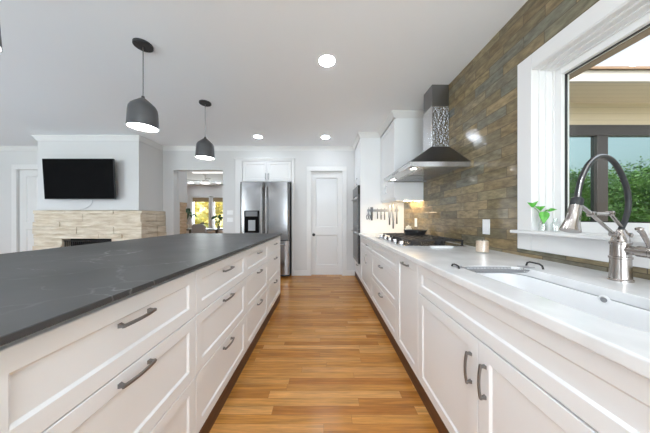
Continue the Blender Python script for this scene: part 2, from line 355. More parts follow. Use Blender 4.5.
def bar_pull(F, u, v, L=.125, axis='u', n0=.02, out=.029):
    """flat bowed bar pull on two flared feet"""
    mb = MB()
    G = (lambda a, b, n: F(u+a, v+b, n0+n)) if axis == 'u' else (lambda a, b, n: F(u+b, v+a, n0+n))
    h = L/2; rings = []
    N = 12
    for i in range(N+1):
        t = -1+2*i/N; a = t*h; n = out-.007*t*t; w = .0055-.0008*(1-abs(t)); d = .007
        rings.append([G(a, -w, n-d), G(a, w, n-d), G(a, w*.7, n), G(a, -w*.7, n)])
    mb.loft(rings)
    for sgn in (-1, 1):
        a1 = sgn*(h-.002); a0 = sgn*(h-.011)
        mb.loft([[G(a0-sgn*.004, -.0065, 0), G(a1, -.0065, 0), G(a1, .0065, 0), G(a0-sgn*.004, .0065, 0)],
                 [G(a0, -.0045, .012), G(a1, -.0045, .012), G(a1, .0045, .012), G(a0, .0045, .012)],
                 [G(a0, -.0045, out-.010), G(a1, -.0045, out-.010), G(a1, .0045, out-.010), G(a0, .0045, out-.010)]])
    return mb

# doors of the setting
d1 = struct('door_1', panel_door(FB(YB+.06), DX0, DX1, [(DX0+.13, DX1-.12, 1.05, 1.97), (DX0+.13, DX1-.12, .22, .92)], .01, 2.10), 'trim', .003)
d2 = struct('door_2', panel_door(FB(YB+.065), -.255, .36, [(-.165, .27, .96, 1.945), (-.165, .27, .20, .80)], .01, 2.07), 'trim', .003)
k = MB().lathe([(.030, 0), (.030, .004), (.022, .006), (.019, .012), (.027, .024), (.027, .036), (.015, .042)], (-.205, YB+.03, .805), (0, -1, 0)).build('door_knob', 'dark', d2); k['label'] = 'dark round door knob'

# ------------------------------------------------------------------ island
IX = -.605; DZ = [(.100, .393), (.393, .678), (.678, .893)]
isl_lab = ['white three-drawer island cabinet at the near end, mostly cut by the left picture edge',
           'white island drawer cabinet, largest in view, with drawers cut by the left picture edge',
           'white island drawer cabinet second along the aisle from the nearest large one',
           'white island drawer cabinet third along the aisle, one before the fridge end',
           'white island drawer cabinet at the far end of the island facing the fridge']
IB = [-.30, .37, 1.04, 1.71, 2.38, 3.05]
unit = None
for i in range(5):
    y0 = IB[i]
    if unit is None:
        unit = thing('drawer_cabinet', isl_lab[i], 'cabinet', (IX, y0, 0), 'drawer cabinets of the island')
        w = .67; F = FL(IX-.02)
        box(-1.62, IX-.02, y0+.0005, y0+w-.0005, .093, .909).build('body', 'cab', unit)
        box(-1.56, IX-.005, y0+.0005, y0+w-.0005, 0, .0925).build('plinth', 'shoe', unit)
        for (v0, v1), hz in zip(DZ, (.358, .645, .822)):
            d = shaker(F, y0, y0+w, v0, v1, .05).build('drawer', 'cab', unit)
            h = bar_pull(F, y0+w/2, hz).build('handle', 'nickel', d); h['label'] = 'brushed nickel bar handle'
    else:
        copy_tree(unit, (IX, y0, 0), isl_lab[i])
t = MB().box(-1.92, -.580, -.33, 3.06, .909, .927).build('island_countertop', 'blackstone', None, .002)
tag(t, 'long matte black stone worktop with pale veins on the white island', 'countertop')

# ------------------------------------------------------------------ right run of base cabinets
CX = .605; F = FR(CX+.02); CT = .888; CB = .852
def base(name, label, y0, y1):
    r = thing(name, label, 'cabinet', (CX, y0, 0), 'white base cabinets under the white worktop')
    box(CX+.02, 1.325, y0+.0005, y1-.0005, .093, CB-.001).build('body', 'cab', r) if name != 'sink_cabinet' else \
        MB().box(CX+.02, CX+.04, y0+.0005, y1-.0005, .093, CB-.001).box(1.30, 1.325, y0+.0005, y1-.0005, .093, CB-.001) \
        .box(CX+.04, 1.30, y0+.0005, y0+.02, .093, CB-.001).box(CX+.04, 1.30, y1-.02, y1-.0005, .093, CB-.001).box(CX+.04, 1.30, y0+.02, y1-.02, .093, .113).build('body', 'cab', r)
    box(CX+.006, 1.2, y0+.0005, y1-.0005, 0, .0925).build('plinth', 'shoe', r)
    return r
def pull(mb, par):
    h = mb.build('handle', 'nickel', par); h['label'] = 'brushed nickel bar handle'
r = base('sink_cabinet', 'white sink cabinet with two tall doors under the sink', .315, 1.415)
shaker(F, .315, 1.415, .665, .842, .05).build('false_front', 'cab', r)
d = shaker(F, .865, 1.415, .10, .662).build('door', 'cab', r); pull(bar_pull(F, .905, .525, .13, 'v'), d)
d = shaker(F, .315, .865, .10, .662).build('door', 'cab', r); pull(bar_pull(F, .825, .525, .13, 'v'), d)
r = base('drawer_cabinet', 'white base cabinet past the sink cabinet, at the near end of the white worktop', -.45, .315)
for v0, v1 in ((.10, .381), (.381, .665), (.665, .842)):
    d = shaker(F, -.45, .315, v0, v1).build('drawer', 'cab', r); pull(bar_pull(F, -.07, v1-.06), d)
r = base('pullout_cabinet', 'narrow white full-height pull-out between the sink doors and the cooktop drawers', 1.415, 1.83)
d = shaker(F, 1.415, 1.83, .10, .842).build('door', 'cab', r); pull(bar_pull(F, 1.625, .80), d)
r = base('cooktop_cabinet', 'wide white cabinet with two deep drawers under the gas cooktop', 1.83, 2.82)
shaker(F, 1.83, 2.82, .686, .842, .045).build('false_front', 'cab', r)
for (v0, v1), hz in zip(((.10, .381), (.381, .686)), (.325, .625)):
    d = shaker(F, 1.83, 2.82, v0, v1).build('drawer', 'cab', r); pull(bar_pull(F, 2.325, hz), d)
r = base('base_cabinet', 'white base cabinet with one drawer and a door, beside the double oven', 2.82, 3.658)
d = shaker(F, 2.82, 3.658, .686, .842, .045).build('drawer', 'cab', r); pull(bar_pull(F, 3.06, .765, .11), d)
d = shaker(F, 2.82, 3.658, .10, .686).build('door', 'cab', r); pull(bar_pull(F, 3.12, .56, .13, 'v'), d)

# worktop with the rounded sink cut-out
SY0, SY1, SX0, SX1, SR = .46, 1.16, .70, 1.012, .085
def rrect(x0, x1, y0, y1, r, n=6):
    P = []
    for cx, cy, a in ((x1-r, y1-r, 0), (x0+r, y1-r, 90), (x0+r, y0+r, 180), (x1-r, y0+r, 270)):
        for i in range(n+1):
            t = math.radians(a+90*i/n); P.append((cx+r*math.cos(t), cy+r*math.sin(t)))
    return P
bm = bmesh.new()
outer = [bm.verts.new((x, y, CT)) for x, y in ((.575, -.45), (1.328, -.45), (1.328, 3.658), (.575, 3.658))]
inner = [bm.verts.new((x, y, CT)) for x, y in rrect(SX0, SX1, SY0, SY1, SR)]
es = [bm.edges.new((L[i], L[(i+1) % len(L)])) for L in (outer, inner) for i in range(len(L))]
bmesh.ops.triangle_fill(bm, edges=es, use_beauty=True)
fs = list(bm.faces)
ex = bmesh.ops.extrude_face_region(bm, geom=fs)
for g in ex['geom']:
    if isinstance(g, bmesh.types.BMVert): g.co.z = CB
bmesh.ops.recalc_face_normals(bm, faces=bm.faces)
me = bpy.data.meshes.new('kitchen_countertop'); bm.to_mesh(me); bm.free(); me.materials.append(M['quartz'])
ct = bpy.data.objects.new('kitchen_countertop', me); C.objects.link(ct)
dm = ct.modifiers.new('bevel', 'BEVEL'); dm.width = .006; dm.segments = 3; dm.limit_method = 'ANGLE'
tag(ct, 'long white quartz worktop along the tiled wall with a sink cut-out', 'countertop')
# sink
sk = thing('kitchen_sink', 'white undermount basin sunk into the white worktop below the window', 'sink', (.856, .81, .66))
rings = []
for ins, z in ((-.012, CB-.0035), (.003, CB-.0035), (.004, CB-.009), (.004, .72), (.012, .685), (.035, .668), (.10, .662), (.14, .660)):
    rings.append([(x, y, z) for x, y in rrect(SX0+ins, SX1-ins, SY0+ins, SY1-ins, max(SR-ins*.6, .02))])
mb = MB(); mb.loft(rings, cap=False); n = len(rings[0]); mb.f.append(tuple((len(rings)-1)*n+i for i in range(n)))
mb.build('basin', 'porcelain', sk, solid=.006)
MB().lathe([(.0, .001), (.03, .001), (.042, .004), (.045, .0)], (.856, .81, .662)).build('drain', 'ss', sk)
MB().lathe([(.017, 0), (.017, .003), (.012, .004), (.011, .002), (.0, .002)], (SX1-.004, .79, .846), (-1, 0, 0)).build('overflow_ring', 'porcelain', sk)
MB().lathe([(.0, .0055), (.009, .0055), (.009, .001), (.0, .001)], (SX1-.004, .79, .846), (-1, 0, 0)).build('overflow_slot', 'wire', sk)
# wire dish basket across the far end of the sink
bk = thing('dish_basket', 'stainless wire basket with black grips hung across the far end of the sink', 'basket', (.856, 1.09, CT))
mb = MB(); by0, by1, bx0, bx1 = 1.072, 1.148, .712, 1.0
zt, zb = CT-.004, CT-.014
for i in range(9):
    y = by0+(by1-by0)*i/8; mb.tube([(bx0, y, zt), (bx0+.012, y, zb), (bx1-.012, y, zb), (bx1, y, zt)], .0013, 5)
for i in range(16):
    x = bx0+.012+(bx1-bx0-.024)*i/15; mb.tube([(x, by0, zt), (x, by0+.006, zb), (x, by1-.006, zb), (x, by1, zt)], .0013, 5)
for z in (zt,):
    mb.tube([(bx0, by0, z), (bx1, by0, z), (bx1, by1, z), (bx0, by1, z), (bx0, by0, z)], .0028, 6)
for y in (by0+.03, by1-.012):
    for xa, xb in ((bx0, .665), (bx1, 1.055)): mb.tube([(xa, y, zt), (xa, y, CT+.004), (xb, y, CT+.004)], .0026, 6)
mb.build('wire_basket', 'wire', bk)
for x, gh in ((.663, .6), (1.057, 1.0)):
    yy0, yy1 = (1.06, 1.15) if x > 1 else (1.078, 1.14)
    g = MB().tube([(x, yy0, CT+.004), (x, yy0+.006, CT+.004+.016*gh), (x, yy0+.02, CT+.004+.022*gh), (x, yy1-.02, CT+.004+.022*gh), (x, yy1-.006, CT+.004+.016*gh), (x, yy1, CT+.004)], .0042, 8).build('grip', 'rubber', bk)
    g['label'] = 'black rubber grip'

# ------------------------------------------------------------------ faucet (bridge arm with a hose arc)
BX, BY = 1.195, .887
fa = thing('kitchen_faucet', 'brushed nickel articulated faucet with a black hose arc, beside the sink', 'faucet', (BX, BY, CT))
MB().lathe([(.034, 0), (.034, .006), (.031, .010), (.0295, .03), (.0285, .088), (.0315, .090), (.0315, .097), (.0285, .099),
            (.0275, .145), (.030, .148), (.030, .155), (.026, .160), (.022, .178), (.013, .192), (.010, .205)], (BX, BY, CT)).build('column', 'fnickel', fa)
def Q(t, z, side=0.0): return Vector((BX-.959*t-.283*side, BY-.283*t+.959*side, z))
valve = MB().lathe([(.017, .02), (.017, .05), (.021, .052), (.021, .085), (.0235, .088), (.0235, .125), (.016, .130)], (BX, BY, 1.015), (0, -1, -.03)).build('valve_body', 'fnickel', fa)
MB().tube([(BX-.004, BY-.088, 1.02), (BX-.010, BY-.082, 1.05), (BX-.018, BY-.074, 1.085), (BX-.021, BY-.069, 1.095)], [.007, .0065, .0075, .0085], 10).lathe([(.0, -.006), (.010, -.005), (.011, .004), (.0, .007)], (BX-.021, BY-.068, 1.099), (0, 0, 1), 16).build('lever', 'fnickel', valve)
a = MB()
def rod(p, q, r=.0058): a.tube([p, q], r, 10)
def joint(t, z, side, r=.010, h=.020):
    c = Q(t, z, side); ax = Vector((-.283, .959, 0)); a.lathe([(r*.6, -h/2-.002), (r, -h/2), (r, h/2), (r*.6, h/2+.002)], c, ax, 14)
for sd in (0.0,):
    rod(Q(-.055, 1.070), Q(.070, 1.158)); rod(Q(.048, 1.077), Q(.190, 1.154))
    rod(Q(.060, 1.158), Q(.20, 1.156), .0065); rod(Q(.19, 1.155), Q(.262, 1.188), .007)
for t_, z_ in ((-.055, 1.070), (.048, 1.077), (.070, 1.158), (.190, 1.155)): joint(t_, z_, 0)
rod(Q(-.055, 1.070), Q(.048, 1.077), .007)
a.build('arm', 'fnickel', fa)
htop = Q(.277, 1.200); hbot = Q(.316, 1.094); ax = (hbot-htop)
hd = MB().lathe([(.0165, .012), (.0175, .02), (.0185, .05), (.0195, .056), (.0185, .060), (.022, .085), (.0275, .108), (.0285, ax.length), (.024, ax.length+.002)], htop, ax, 24).build('spray_head', 'fnickel', fa)
MB().lathe([(.010, -.018), (.0165, -.010), (.0175, .0), (.0175, .016), (.016, .018)], htop, ax, 20).build('collar', 'rubber', hd)
HP = [(.275, 1.205), (.262, 1.26), (.240, 1.302), (.205, 1.345), (.160, 1.372), (.115, 1.380), (.070, 1.373), (.030, 1.352), (-.008, 1.315), (-.040, 1.27), (-.055, 1.225), (-.055, 1.18), (-.035, 1.135), (-.005, 1.095), (0, 1.075)]
def smooth_pts(P, k=4):
    out = []
    for i in range(len(P)-1):
        p0, p1, p2, p3 = P[max(i-1, 0)], P[i], P[i+1], P[min(i+2, len(P)-1)]
        for j in range(k):
            t = j/k
            out.append(tuple(.5*((2*b)+(-a_+c)*t+(2*a_-5*b+4*c-d)*t*t+(-a_+3*b-3*c+d)*t**3) for a_, b, c, d in zip(p0, p1, p2, p3)))
    return out+[P[-1]]
hp = [Q(t_, z_) for t_, z_ in smooth_pts(HP)]
MB().tube(hp, .0088, 14).build('hose', 'rubber', fa)
# bright steel line modelled as the highlight along the hose
so = []
for i, p in enumerate(hp):
    cdir = (p-Q(.11, 1.2)); cdir.normalize(); so.append(p+cdir*.0035-Vector((.283*0, .0, 0))+Vector((-.25, -.6, 0)).normalized()*.0076)
h = MB().tube(so, .0024, 8).build('hose_highlight', 'ss', fa); h['label'] = 'silver highlight line modelled along the hose'

# ------------------------------------------------------------------ sink window
wt = MB()
CXF = XR-.022
wt.box(CXF, XR, WY1-.012, WY1+.09, .935, WZ1+.09).box(CXF, XR, WY0-.09, WY0+.012, .935, WZ1+.09).box(CXF, XR, WY0+.012, WY1-.012, WZ1-.008, WZ1+.09)
wt.box(CXF, XR, WY0+.012, WY1-.012, .935, WZ0)
win = struct('window_1', wt, 'trim', .004)
sl = MB().box(1.262, 1.47, WY0-.11, WY1+.11, 1.042, 1.062)
sl.v = [(x, y, z) for x, y, z in sl.v]
sill = MB().box(1.262, XR-.001, WY0-.105, WY1+.096, 1.040, 1.060).box(XR-.001, 1.452, WY0, WY1, 1.040, 1.060).build('window_sill', 'trim', win, .004)
jb = MB()
for e, x0, x1 in ((.0, XR-.018, 1.50), (.012, XR+.018, 1.50), (.022, XR+.05, 1.50), (.034, XR+.085, 1.46)):
    jb.box(x0, x1, WY1-.013-e, WY1-.012-e+.013, 1.060, WZ1-.0).box(x0, x1, WY0+.0, WY0+.013+e, 1.060, WZ1)
    jb.box(x0, x1, WY0+.013+e, WY1-.013-e, WZ1-.013-e, WZ1)
jb.build('window_frame', 'trim', win, .002)
GY0, GY1, GZ0, GZ1 = WY0+.085, WY1-.083, 1.118, WZ1-.085
sb = MB().box(1.42, 1.47, GY1, WY1-.045, 1.060, WZ1-.045).box(1.42, 1.47, WY0+.045, GY0, 1.060, WZ1-.045).box(1.42, 1.47, GY0, GY1, GZ1, WZ1-.045).box(1.42, 1.47, GY0, GY1, 1.060, GZ0)
sash = sb.build('sash', 'trim', win, .003)
gs = MB().box(1.441, 1.453, GY1-.005, GY1, GZ0, GZ1).box(1.441, 1.453, GY0, GY0+.005, GZ0, GZ1).box(1.441, 1.453, GY0+.005, GY1-.005, GZ1-.005, GZ1).box(1.441, 1.453, GY0+.005, GY1-.005, GZ0, GZ0+.005).build('gasket', 'black', sash)
MB().box(1.446, 1.450, GY0, GY1, GZ0, GZ1).build('pane', 'pane', sash)
MB().box(1.50, 1.54, WY1+.03, WY1+.12, .95, WZ1+.1).box(1.50, 1.54, WY0-.12, WY0-.03, .95, WZ1+.1).box(1.50, 1.56, WY0-.03, WY1+.03, WZ1-.07, WZ1+.1).box(1.50, 1.60, WY0-.03, WY1+.03, .95, 1.06).build('outer_trim', 'taupe', win, .003)

# ------------------------------------------------------------------ the wing of the house outside the sink window
wy = 3.1
bd = M['beige']; n_, l_, b__ = nt(bd)
tc = n_.new('ShaderNodeTexCoord'); sp = n_.new('ShaderNodeSeparateXYZ'); l_.new(tc.outputs['Object'], sp.inputs[0])
ad = n_.new('ShaderNodeMath'); ad.operation = 'ADD'; l_.new(sp.outputs['Y'], ad.inputs[0]); l_.new(sp.outputs['Z'], ad.inputs[1])
mo = n_.new('ShaderNodeMath'); mo.operation = 'PINGPONG'; mo.inputs[1].default_value = .045; l_.new(ad.outputs[0], mo.inputs[0])
rr = n_.new('ShaderNodeValToRGB'); rr.color_ramp.elements[0].color = (.38, .33, .25, 1); rr.color_ramp.elements[1].color = (.60, .52, .40, 1)
rr.color_ramp.elements[0].position = .0; rr.color_ramp.elements[1].position = .004; l_.new(mo.outputs[0], rr.inputs[0]); l_.new(rr.outputs[0], b__.inputs['Base Color'])
wing = thing('house_wing', 'beige house wing with dark framed windows seen through the sink window', 'building', (4.6, wy, 0))
MB().box(1.62, 7.6, wy, wy+.15, 2.45, 2.95).box(1.62, 7.6, wy, wy+.15, -.1, .5).build('wall', 'beige', wing)
MB().box(1.62, 7.6, 2.62, wy, 2.755, 2.785).build('soffit', 'beige', wing)
MB().box(1.60, 7.6, 2.58, 2.62, 2.745, 2.875).build('fascia', 'fascia', wing)
MB().prism([(2.55, 2.872), (2.55, 2.90), (5.4, 3.75), (5.4, 3.72)], 1.60, 7.6, lambda a_, b_, c_: (c_, a_, b_)).build('roof', 'shingle', wing)
fr = MB().box(1.62, 7.6, wy-.012, wy+.1, 2.30, 2.45).box(1.62, 7.6, wy-.012, wy+.1, .5, .62)
for x in (1.62, 2.72, 3.84, 4.98, 6.16, 7.44): fr.box(x, x+.15, wy-.012, wy+.1, .62, 2.30)
fr.build('frame', 'bronze', wing, .004)
for xa, xb in ((1.78, 2.72), (2.87, 3.84), (3.99, 4.98), (5.14, 6.16), (6.32, 7.44)):
    MB().box(xa, xb, wy+.03, wy+.04, .62, 2.30).build('window_pane', 'tinted', wing)
tag(MB().box(-40, 40, -45, 45, -.2, -.14).build('ground', 'grass', None, smooth=False), kind='structure')
M['bounce_patio'] = mat('bounce_patio_concrete', (.42, .39, .34), .85); add_bump(M['bounce_patio'], 20, .2, .003)
tag(MB().box(1.5, 12, -5, 3.1, -.14, -.08).build('bounce_patio', 'bounce_patio', None, smooth=False), kind='structure')  # unseen slab added so its pale bounce lights the soffit beige

def tree(name, label, x, y, h, r, mtl, n=2600, ls=.22, group=None, low=.25, z0=-.14):
    rt = thing(name, label, 'tree', (x, y, z0), group)
    rnd = random.Random(int(abs(x*131+y*17)))
    MB().tube([(x, y, z0), (x+.05*r, y, z0+h*.35), (x-.04*r, y+.03*r, z0+h*.75)], [.06*r+.06, .045*r+.04, .03], 8).build('trunk', 'bark', rt)
    mb = MB(); blobs = [(0, 0, h*.62, r, h*.36)]
    for i in range(9):
        t = rnd.random()*2*PI; q = r*(.35+.45*rnd.random())
        blobs.append((q*math.cos(t), q*math.sin(t), h*(low+.15+.5*rnd.random()), r*.5, h*.2))
    for i in range(n):
        bx, by, bz, br, bh = rnd.choice(blobs)
        d = Vector((rnd.gauss(0, 1), rnd.gauss(0, 1), rnd.gauss(0, 1))).normalized(); q = .7+.3*rnd.random()
        p = Vector((x+bx+d.x*br*q, y+by+d.y*br*q, z0+bz+d.z*bh*q))
        u = Vector((rnd.gauss(0, 1), rnd.gauss(0, 1), rnd.gauss(0, .6))).normalized(); w = u.cross(d)
        if w.length < .1: continue
        w.normalize(); s_ = ls*(.6+.8*rnd.random())
        mb.add([p-u*s_, p-w*s_*.5, p+u*s_, p+w*s_*.5], [(0, 1, 2, 3)])
    mb.build('crown', mtl, rt, smooth=False)
    return rt
# the trees mirrored in the wing's tinted glass
for i, (x, y, h, r) in enumerate(((13, -7.5, 4.6, 2.6), (17.5, -8.5, 5.0, 3.0), (22, -8, 5.4, 3.1), (15.5, -13, 5.2, 3.0), (26, -12, 6.4, 3.4), (20, -15, 6.2, 3.2), (9.5, -10, 4.8, 2.6))):
    tree('garden_tree', 'bushy green tree mirrored in the dark glass of the house wing', x, y, h, r, 'foliage', 15000, .085, 'trees mirrored in the wing windows', low=.05)

# ------------------------------------------------------------------ things on the window sill
def bottle(label, x, y, h=.075, r=.021):
    z = 1.0605
    t = thing('glass_bottle', label, 'bottle', (x, y, z), 'small glass bottles on the window sill')
    MB().lathe([(r*.9, 0), (r, .004), (r, h*.55), (r*.75, h*.72), (r*.42, h*.82), (r*.42, h*.96), (r*.52, h*.97), (r*.52, h), (r*.40, h), (r*.36, h*.8), (r*.9, h*.5), (r*.9, .008), (0, .007)], (x, y, z), n=20, cap=False).build('glass', 'bottle', t)
    return t
def leaf(mb, c, tip, wid, nrm):
    c = Vector(c); d = Vector(tip)-c; L = d.length; d.normalize(); w = d.cross(Vector(nrm)).normalized(); nn = w.cross(d)
    prof = [(-.10, .28), (-.14, .55), (0, .95), (.2, 1.0), (.45, .78), (.7, .42), (.9, .14), (1, 0)]
    vs = [c]; 
    for sg in (1, -1):
        for a_, b_ in prof: vs.append(c+d*L*a_+w*wid*b_*sg+nn*wid*.25*abs(b_))
    vs.append(c+d*L)
    m = len(prof); mid = [c+d*L*a_ for a_, _ in prof]; o = len(vs); vs += mid
    fs = []
    for sg in (0, 1):
        for i in range(m-1):
            p = 1+sg*m+i; fs.append((p, p+1, o+i+1, o+i))
    mb.add(vs, fs)
b1 = bottle('clear glass bottle with a heart-leaf cutting on the sill, farther from the faucet', 1.355, 1.362, .085, .023)
b2 = bottle('clear little glass bottle on the sill just beside the faucet head', 1.352, 1.285, .075, .022)
pl = thing('plant_cutting', 'green cutting with one large heart-shaped leaf standing in a sill bottle', 'plant', (1.355, 1.362, 1.07))
mb = MB().tube([(1.355, 1.362, 1.07), (1.353, 1.360, 1.15), (1.335, 1.34, 1.18), (1.330, 1.330, 1.168)], .0016, 6).tube([(1.355, 1.362, 1.10), (1.335, 1.37, 1.18), (1.30, 1.372, 1.215)], .0015, 6)
mb.tube([(1.355, 1.362, 1.12), (1.352, 1.34, 1.17), (1.352, 1.318, 1.186)], .0014, 6).tube([(1.353, 1.36, 1.14), (1.335, 1.358, 1.195)], .0014, 6)
mb.build('stem', 'stem', pl)
mb = MB()
leaf(mb, (1.330, 1.330, 1.168), (1.322, 1.322, 1.105), .024, (-.6, -.8, .1)); mb.build('leaf', 'leaf', pl, solid=.0008)
for c, tp, w in (((1.30, 1.372, 1.215), (1.27, 1.375, 1.238), .020), ((1.30, 1.372, 1.215), (1.315, 1.35, 1.245), .017), ((1.335, 1.358, 1.195), (1.30, 1.36, 1.212), .020), ((1.335, 1.358, 1.195), (1.34, 1.33, 1.212), .020), ((1.352, 1.318, 1.186), (1.362, 1.285, 1.190), .018), ((1.345, 1.33, 1.18), (1.325, 1.30, 1.192), .015)):
    mb = MB(); leaf(mb, c, tp, w*.75, (-.5, -.6, .6)); mb.build('leaf', 'leaf', pl, solid=.0008)

# ------------------------------------------------------------------ cooktop, pan, small things on the worktop
KY0, KY1, KX0, KX1 = 1.915, 2.87, .668, 1.24
ck = thing('gas_cooktop', 'stainless five-burner gas cooktop with black grates set in the white worktop', 'cooktop', (.94, 2.38, CT))
box(KX0, KX1, KY0, KY1, CT+.0005, CT+.010).build('tray', 'ss', ck, .004)
for i in range(5):
    y = 2.03+.175*i
    kb = MB().lathe([(.029, 0), (.030, .004), (.026, .006), (.0245, .026), (.022, .030), (.006, .031)], (.717, y, CT+.010), n=24).build('knob', 'ss', ck)
burn = [(.87, 2.09, .045), (1.09, 2.09, .038), (.98, 2.382, .058), (.87, 2.67, .038), (1.09, 2.67, .045)]
for x, y, rr_ in burn:
    MB().lathe([(rr_*1.15, 0), (rr_*1.15, .008), (rr_, .010), (rr_, .018), (rr_*.8, .022), (rr_*.2, .022)], (x, y, CT+.010)).build('burner', 'iron', ck)
for gi in range(3):
    y0 = KY0+.015+gi*.31; y1 = y0+.304; x0, x1 = .768, 1.225; z = CT+.046
    mb = MB()
    w = .0085
    mb.box(x0, x1, y0, y0+2*w, z, z+.012).box(x0, x1, y1-2*w, y1, z, z+.012).box(x0, x0+2*w, y0+2*w, y1-2*w, z, z+.012).box(x1-2*w, x1, y0+2*w, y1-2*w, z, z+.012)
    ym = (y0+y1)/2
    mb.box(x0+2*w, x1-2*w, ym-w*.8, ym+w*.8, z, z+.014)
    for xx in (x0+.07, x0+.15, (x0+x1)/2, x1-.15, x1-.07): mb.box(xx-w*.7, xx+w*.7, y0+2*w, y1-2*w, z-.004, z+.015)
    for yy in (ym-.075, ym+.075): mb.box(x0+2*w, x1-2*w, yy-w*.6, yy+w*.6, z-.003, z+.0145)
    for xx in (x0+.008, x1-.008):
        for yy in (y0+.008, y1-.008): mb.box(xx-.007, xx+.007, yy-.007, yy+.007, CT+.010, z)
    mb.build('grate', 'iron', ck, .002)
# frying pan on the middle burner
px_, py_, pz = 1.06, 2.56, CT+.0615
fp = thing('frying_pan', 'black frying pan standing on the cooktop grates', 'pan', (px_, py_, pz))
MB().lathe([(0, 0), (.095, 0), (.105, .004), (.126, .048), (.129, .048), (.129, .051), (.124, .051), (.102, .008), (0, .006)], (px_, py_, pz), n=36, cap=False).build('pan_body', 'iron', fp)
MB().tube([(px_-.02, py_-.118, pz+.036), (px_-.05, py_-.17, pz+.044), (px_-.10, py_-.27, pz+.052)], [.008, .0085, .011], 10).build('pan_handle', 'iron', fp)
# jar behind
jr = MB().lathe([(0, 0), (.042, 0), (.046, .006), (.048, .09), (.040, .115), (.030, .122), (.034, .128), (.034, .136), (.008, .146), (.009, .155), (0, .158)], (1.16, 3.02, CT+.0005), cap=False).build('ceramic_jar', 'cream', None)
tag(jr, 'cream lidded jar on the worktop under the lit wall cabinet', 'jar')
# spoon rest by the cooktop
mb = MB().loft([[(x, y, z) for x, y in rrect(.90+i, 1.10-i, 1.842+i, 1.902-i, .02)] for i, z in ((.008, CT+.0005), (0, CT+.012), (.004, CT+.012), (.012, CT+.005))], cap=False)
nn = 28; mb.f.append(tuple(range(nn))); mb.f.append(tuple(3*nn+i for i in range(nn)))
tag(mb.build('spoon_rest', 'porcelain', None), 'white oblong spoon rest on the worktop in front of the cooktop', 'spoon rest')
# candle jar
cd = thing('candle_jar', 'peach candle in a clear glass jar on the worktop below the outlet', 'candle', (1.155, 1.605, CT))
MB().lathe([(0, .0005), (.040, .0005), (.0415, .004), (.0415, .092), (.0395, .092), (.0395, .006), (0, .005)], (1.155, 1.605, CT), n=32, cap=False).build('glass_jar', 'bottle', cd)
MB().lathe([(.039, .0065), (.039, .084), (.003, .083)], (1.155, 1.605, CT), n=32).build('wax', 'candle', cd)
MB().tube([(1.155, 1.605, CT+.082), (1.156, 1.605, CT+.09)], .0012, 6).build('wick', 'dark', cd)
# outlets on the tile
def plate(name, label, F, u, v, w, h, toggles, grp):
    r = thing(name, label, 'outlet' if 'outlet' in name else 'switch', F(u, v, 0), grp)
    MB().box(u-w/2, u+w/2, v-h/2, v+h/2, .0003, .006, F).build('plate', 'outlet', r, .002)
    for k_ in toggles: MB().box(u+k_-.016, u+k_+.016, v-.033, v+.033, .0062, .009, F).build('rocker', 'outlet', r, .001)
    return r
plate('wall_outlet', 'white outlet plate on the brown tile above the candle', FR(XR), 1.80, 1.068, .078, .122, (0,), 'plates on the tiled wall')
plate('wall_outlet', 'white outlet plate on the lit tile under the wall cabinet', FR(XR), 3.18, 1.075, .078, .122, (0,), 'plates on the tiled wall')
plate('light_switch', 'white switch plate on the back wall, upper of two beside the fridge', FB(YB), -1.865, 1.25, .118, .085, (-.025, .025), 'switch plates beside the fridge')
plate('light_switch', 'white switch plate on the back wall, lower of two beside the fridge', FB(YB), -1.865, 1.105, .118, .085, (-.025, .025), 'switch plates beside the fridge')

# ------------------------------------------------------------------ range hood
hd = thing('range_hood', 'stainless pyramid range hood on the tiled wall above the cooktop', 'range hood', (XR, 2.42, 1.6))
hx, hy0, hy1, hz0, hz1 = .778, 1.98, 2.86, 1.603, 1.648
mb = MB().box(hx, hx+.02, hy0, hy1, hz0, hz1).box(hx+.02, XR-.002, hy0, hy0+.02, hz0, hz1).box(hx+.02, XR-.002, hy1-.02, hy1, hz0, hz1).box(hx+.02, XR-.002, hy0+.02, hy1-.02, hz0+.012, hz1-.002)
mb.build('lip', 'ss', hd, .002)
cy0, cy1, cx0 = 2.335, 2.545, 1.144
MB().loft([[(hx, hy0, hz1), (XR-.002, hy0, hz1), (XR-.002, hy1, hz1), (hx, hy1, hz1)], [(cx0-.01, cy0-.01, 1.895), (XR-.002, cy0-.01, 1.895), (XR-.002, cy1+.01, 1.895), (cx0-.01, cy1+.01, 1.895)]]).build('canopy', 'ssdark', hd, .002)  # darker steel copy puts the dim reflection into the canopy colour
c_ = MB().box(cx0, XR-.002, cy0, cy1, 1.895, 2.33).build('lower_chimney', 'ss', hd, .002)
c_ = MB().box(cx0+.004, XR-.006, cy0-.0012, cy0-.0002, 1.90, 2.32).build('wrinkled_film', 'film', hd); c_['label'] = 'wrinkled shiny film on the near side of the chimney'
MB().box(cx0+.006, XR-.002, cy0+.006, cy1-.006, 2.33, H).build('upper_chimney', 'nickel', hd, .002)
for y0 in (2.05, 2.43):
    mb = MB().box(.92, 1.28, y0, y0+.36, hz0+.006, hz0+.012)
    for i in range(17): mb.box(.935, 1.265, y0+.015+i*.02, y0+.022+i*.02, hz0+.003, hz0+.006)
    mb.build('filter', 'ss', hd)
for y in (2.09, 2.69):
    MB().lathe([(.036, 0), (.036, -.006), (.028, -.007)], (.85, y, hz0+.011), n=24).build('lamp_ring', 'ss', hd)
    MB().lathe([(.027, -.0072), (.027, -.0085), (.001, -.009)], (.85, y, hz0+.011), n=24).build('lamp', 'hoodlamp', hd)
for i in range(4):
    MB().lathe([(.006, 0), (.006, .004), (.003, .005)], (hx, 2.32+i*.055, 1.626), (-1, 0, 0), 12).build('button', 'dark', hd)

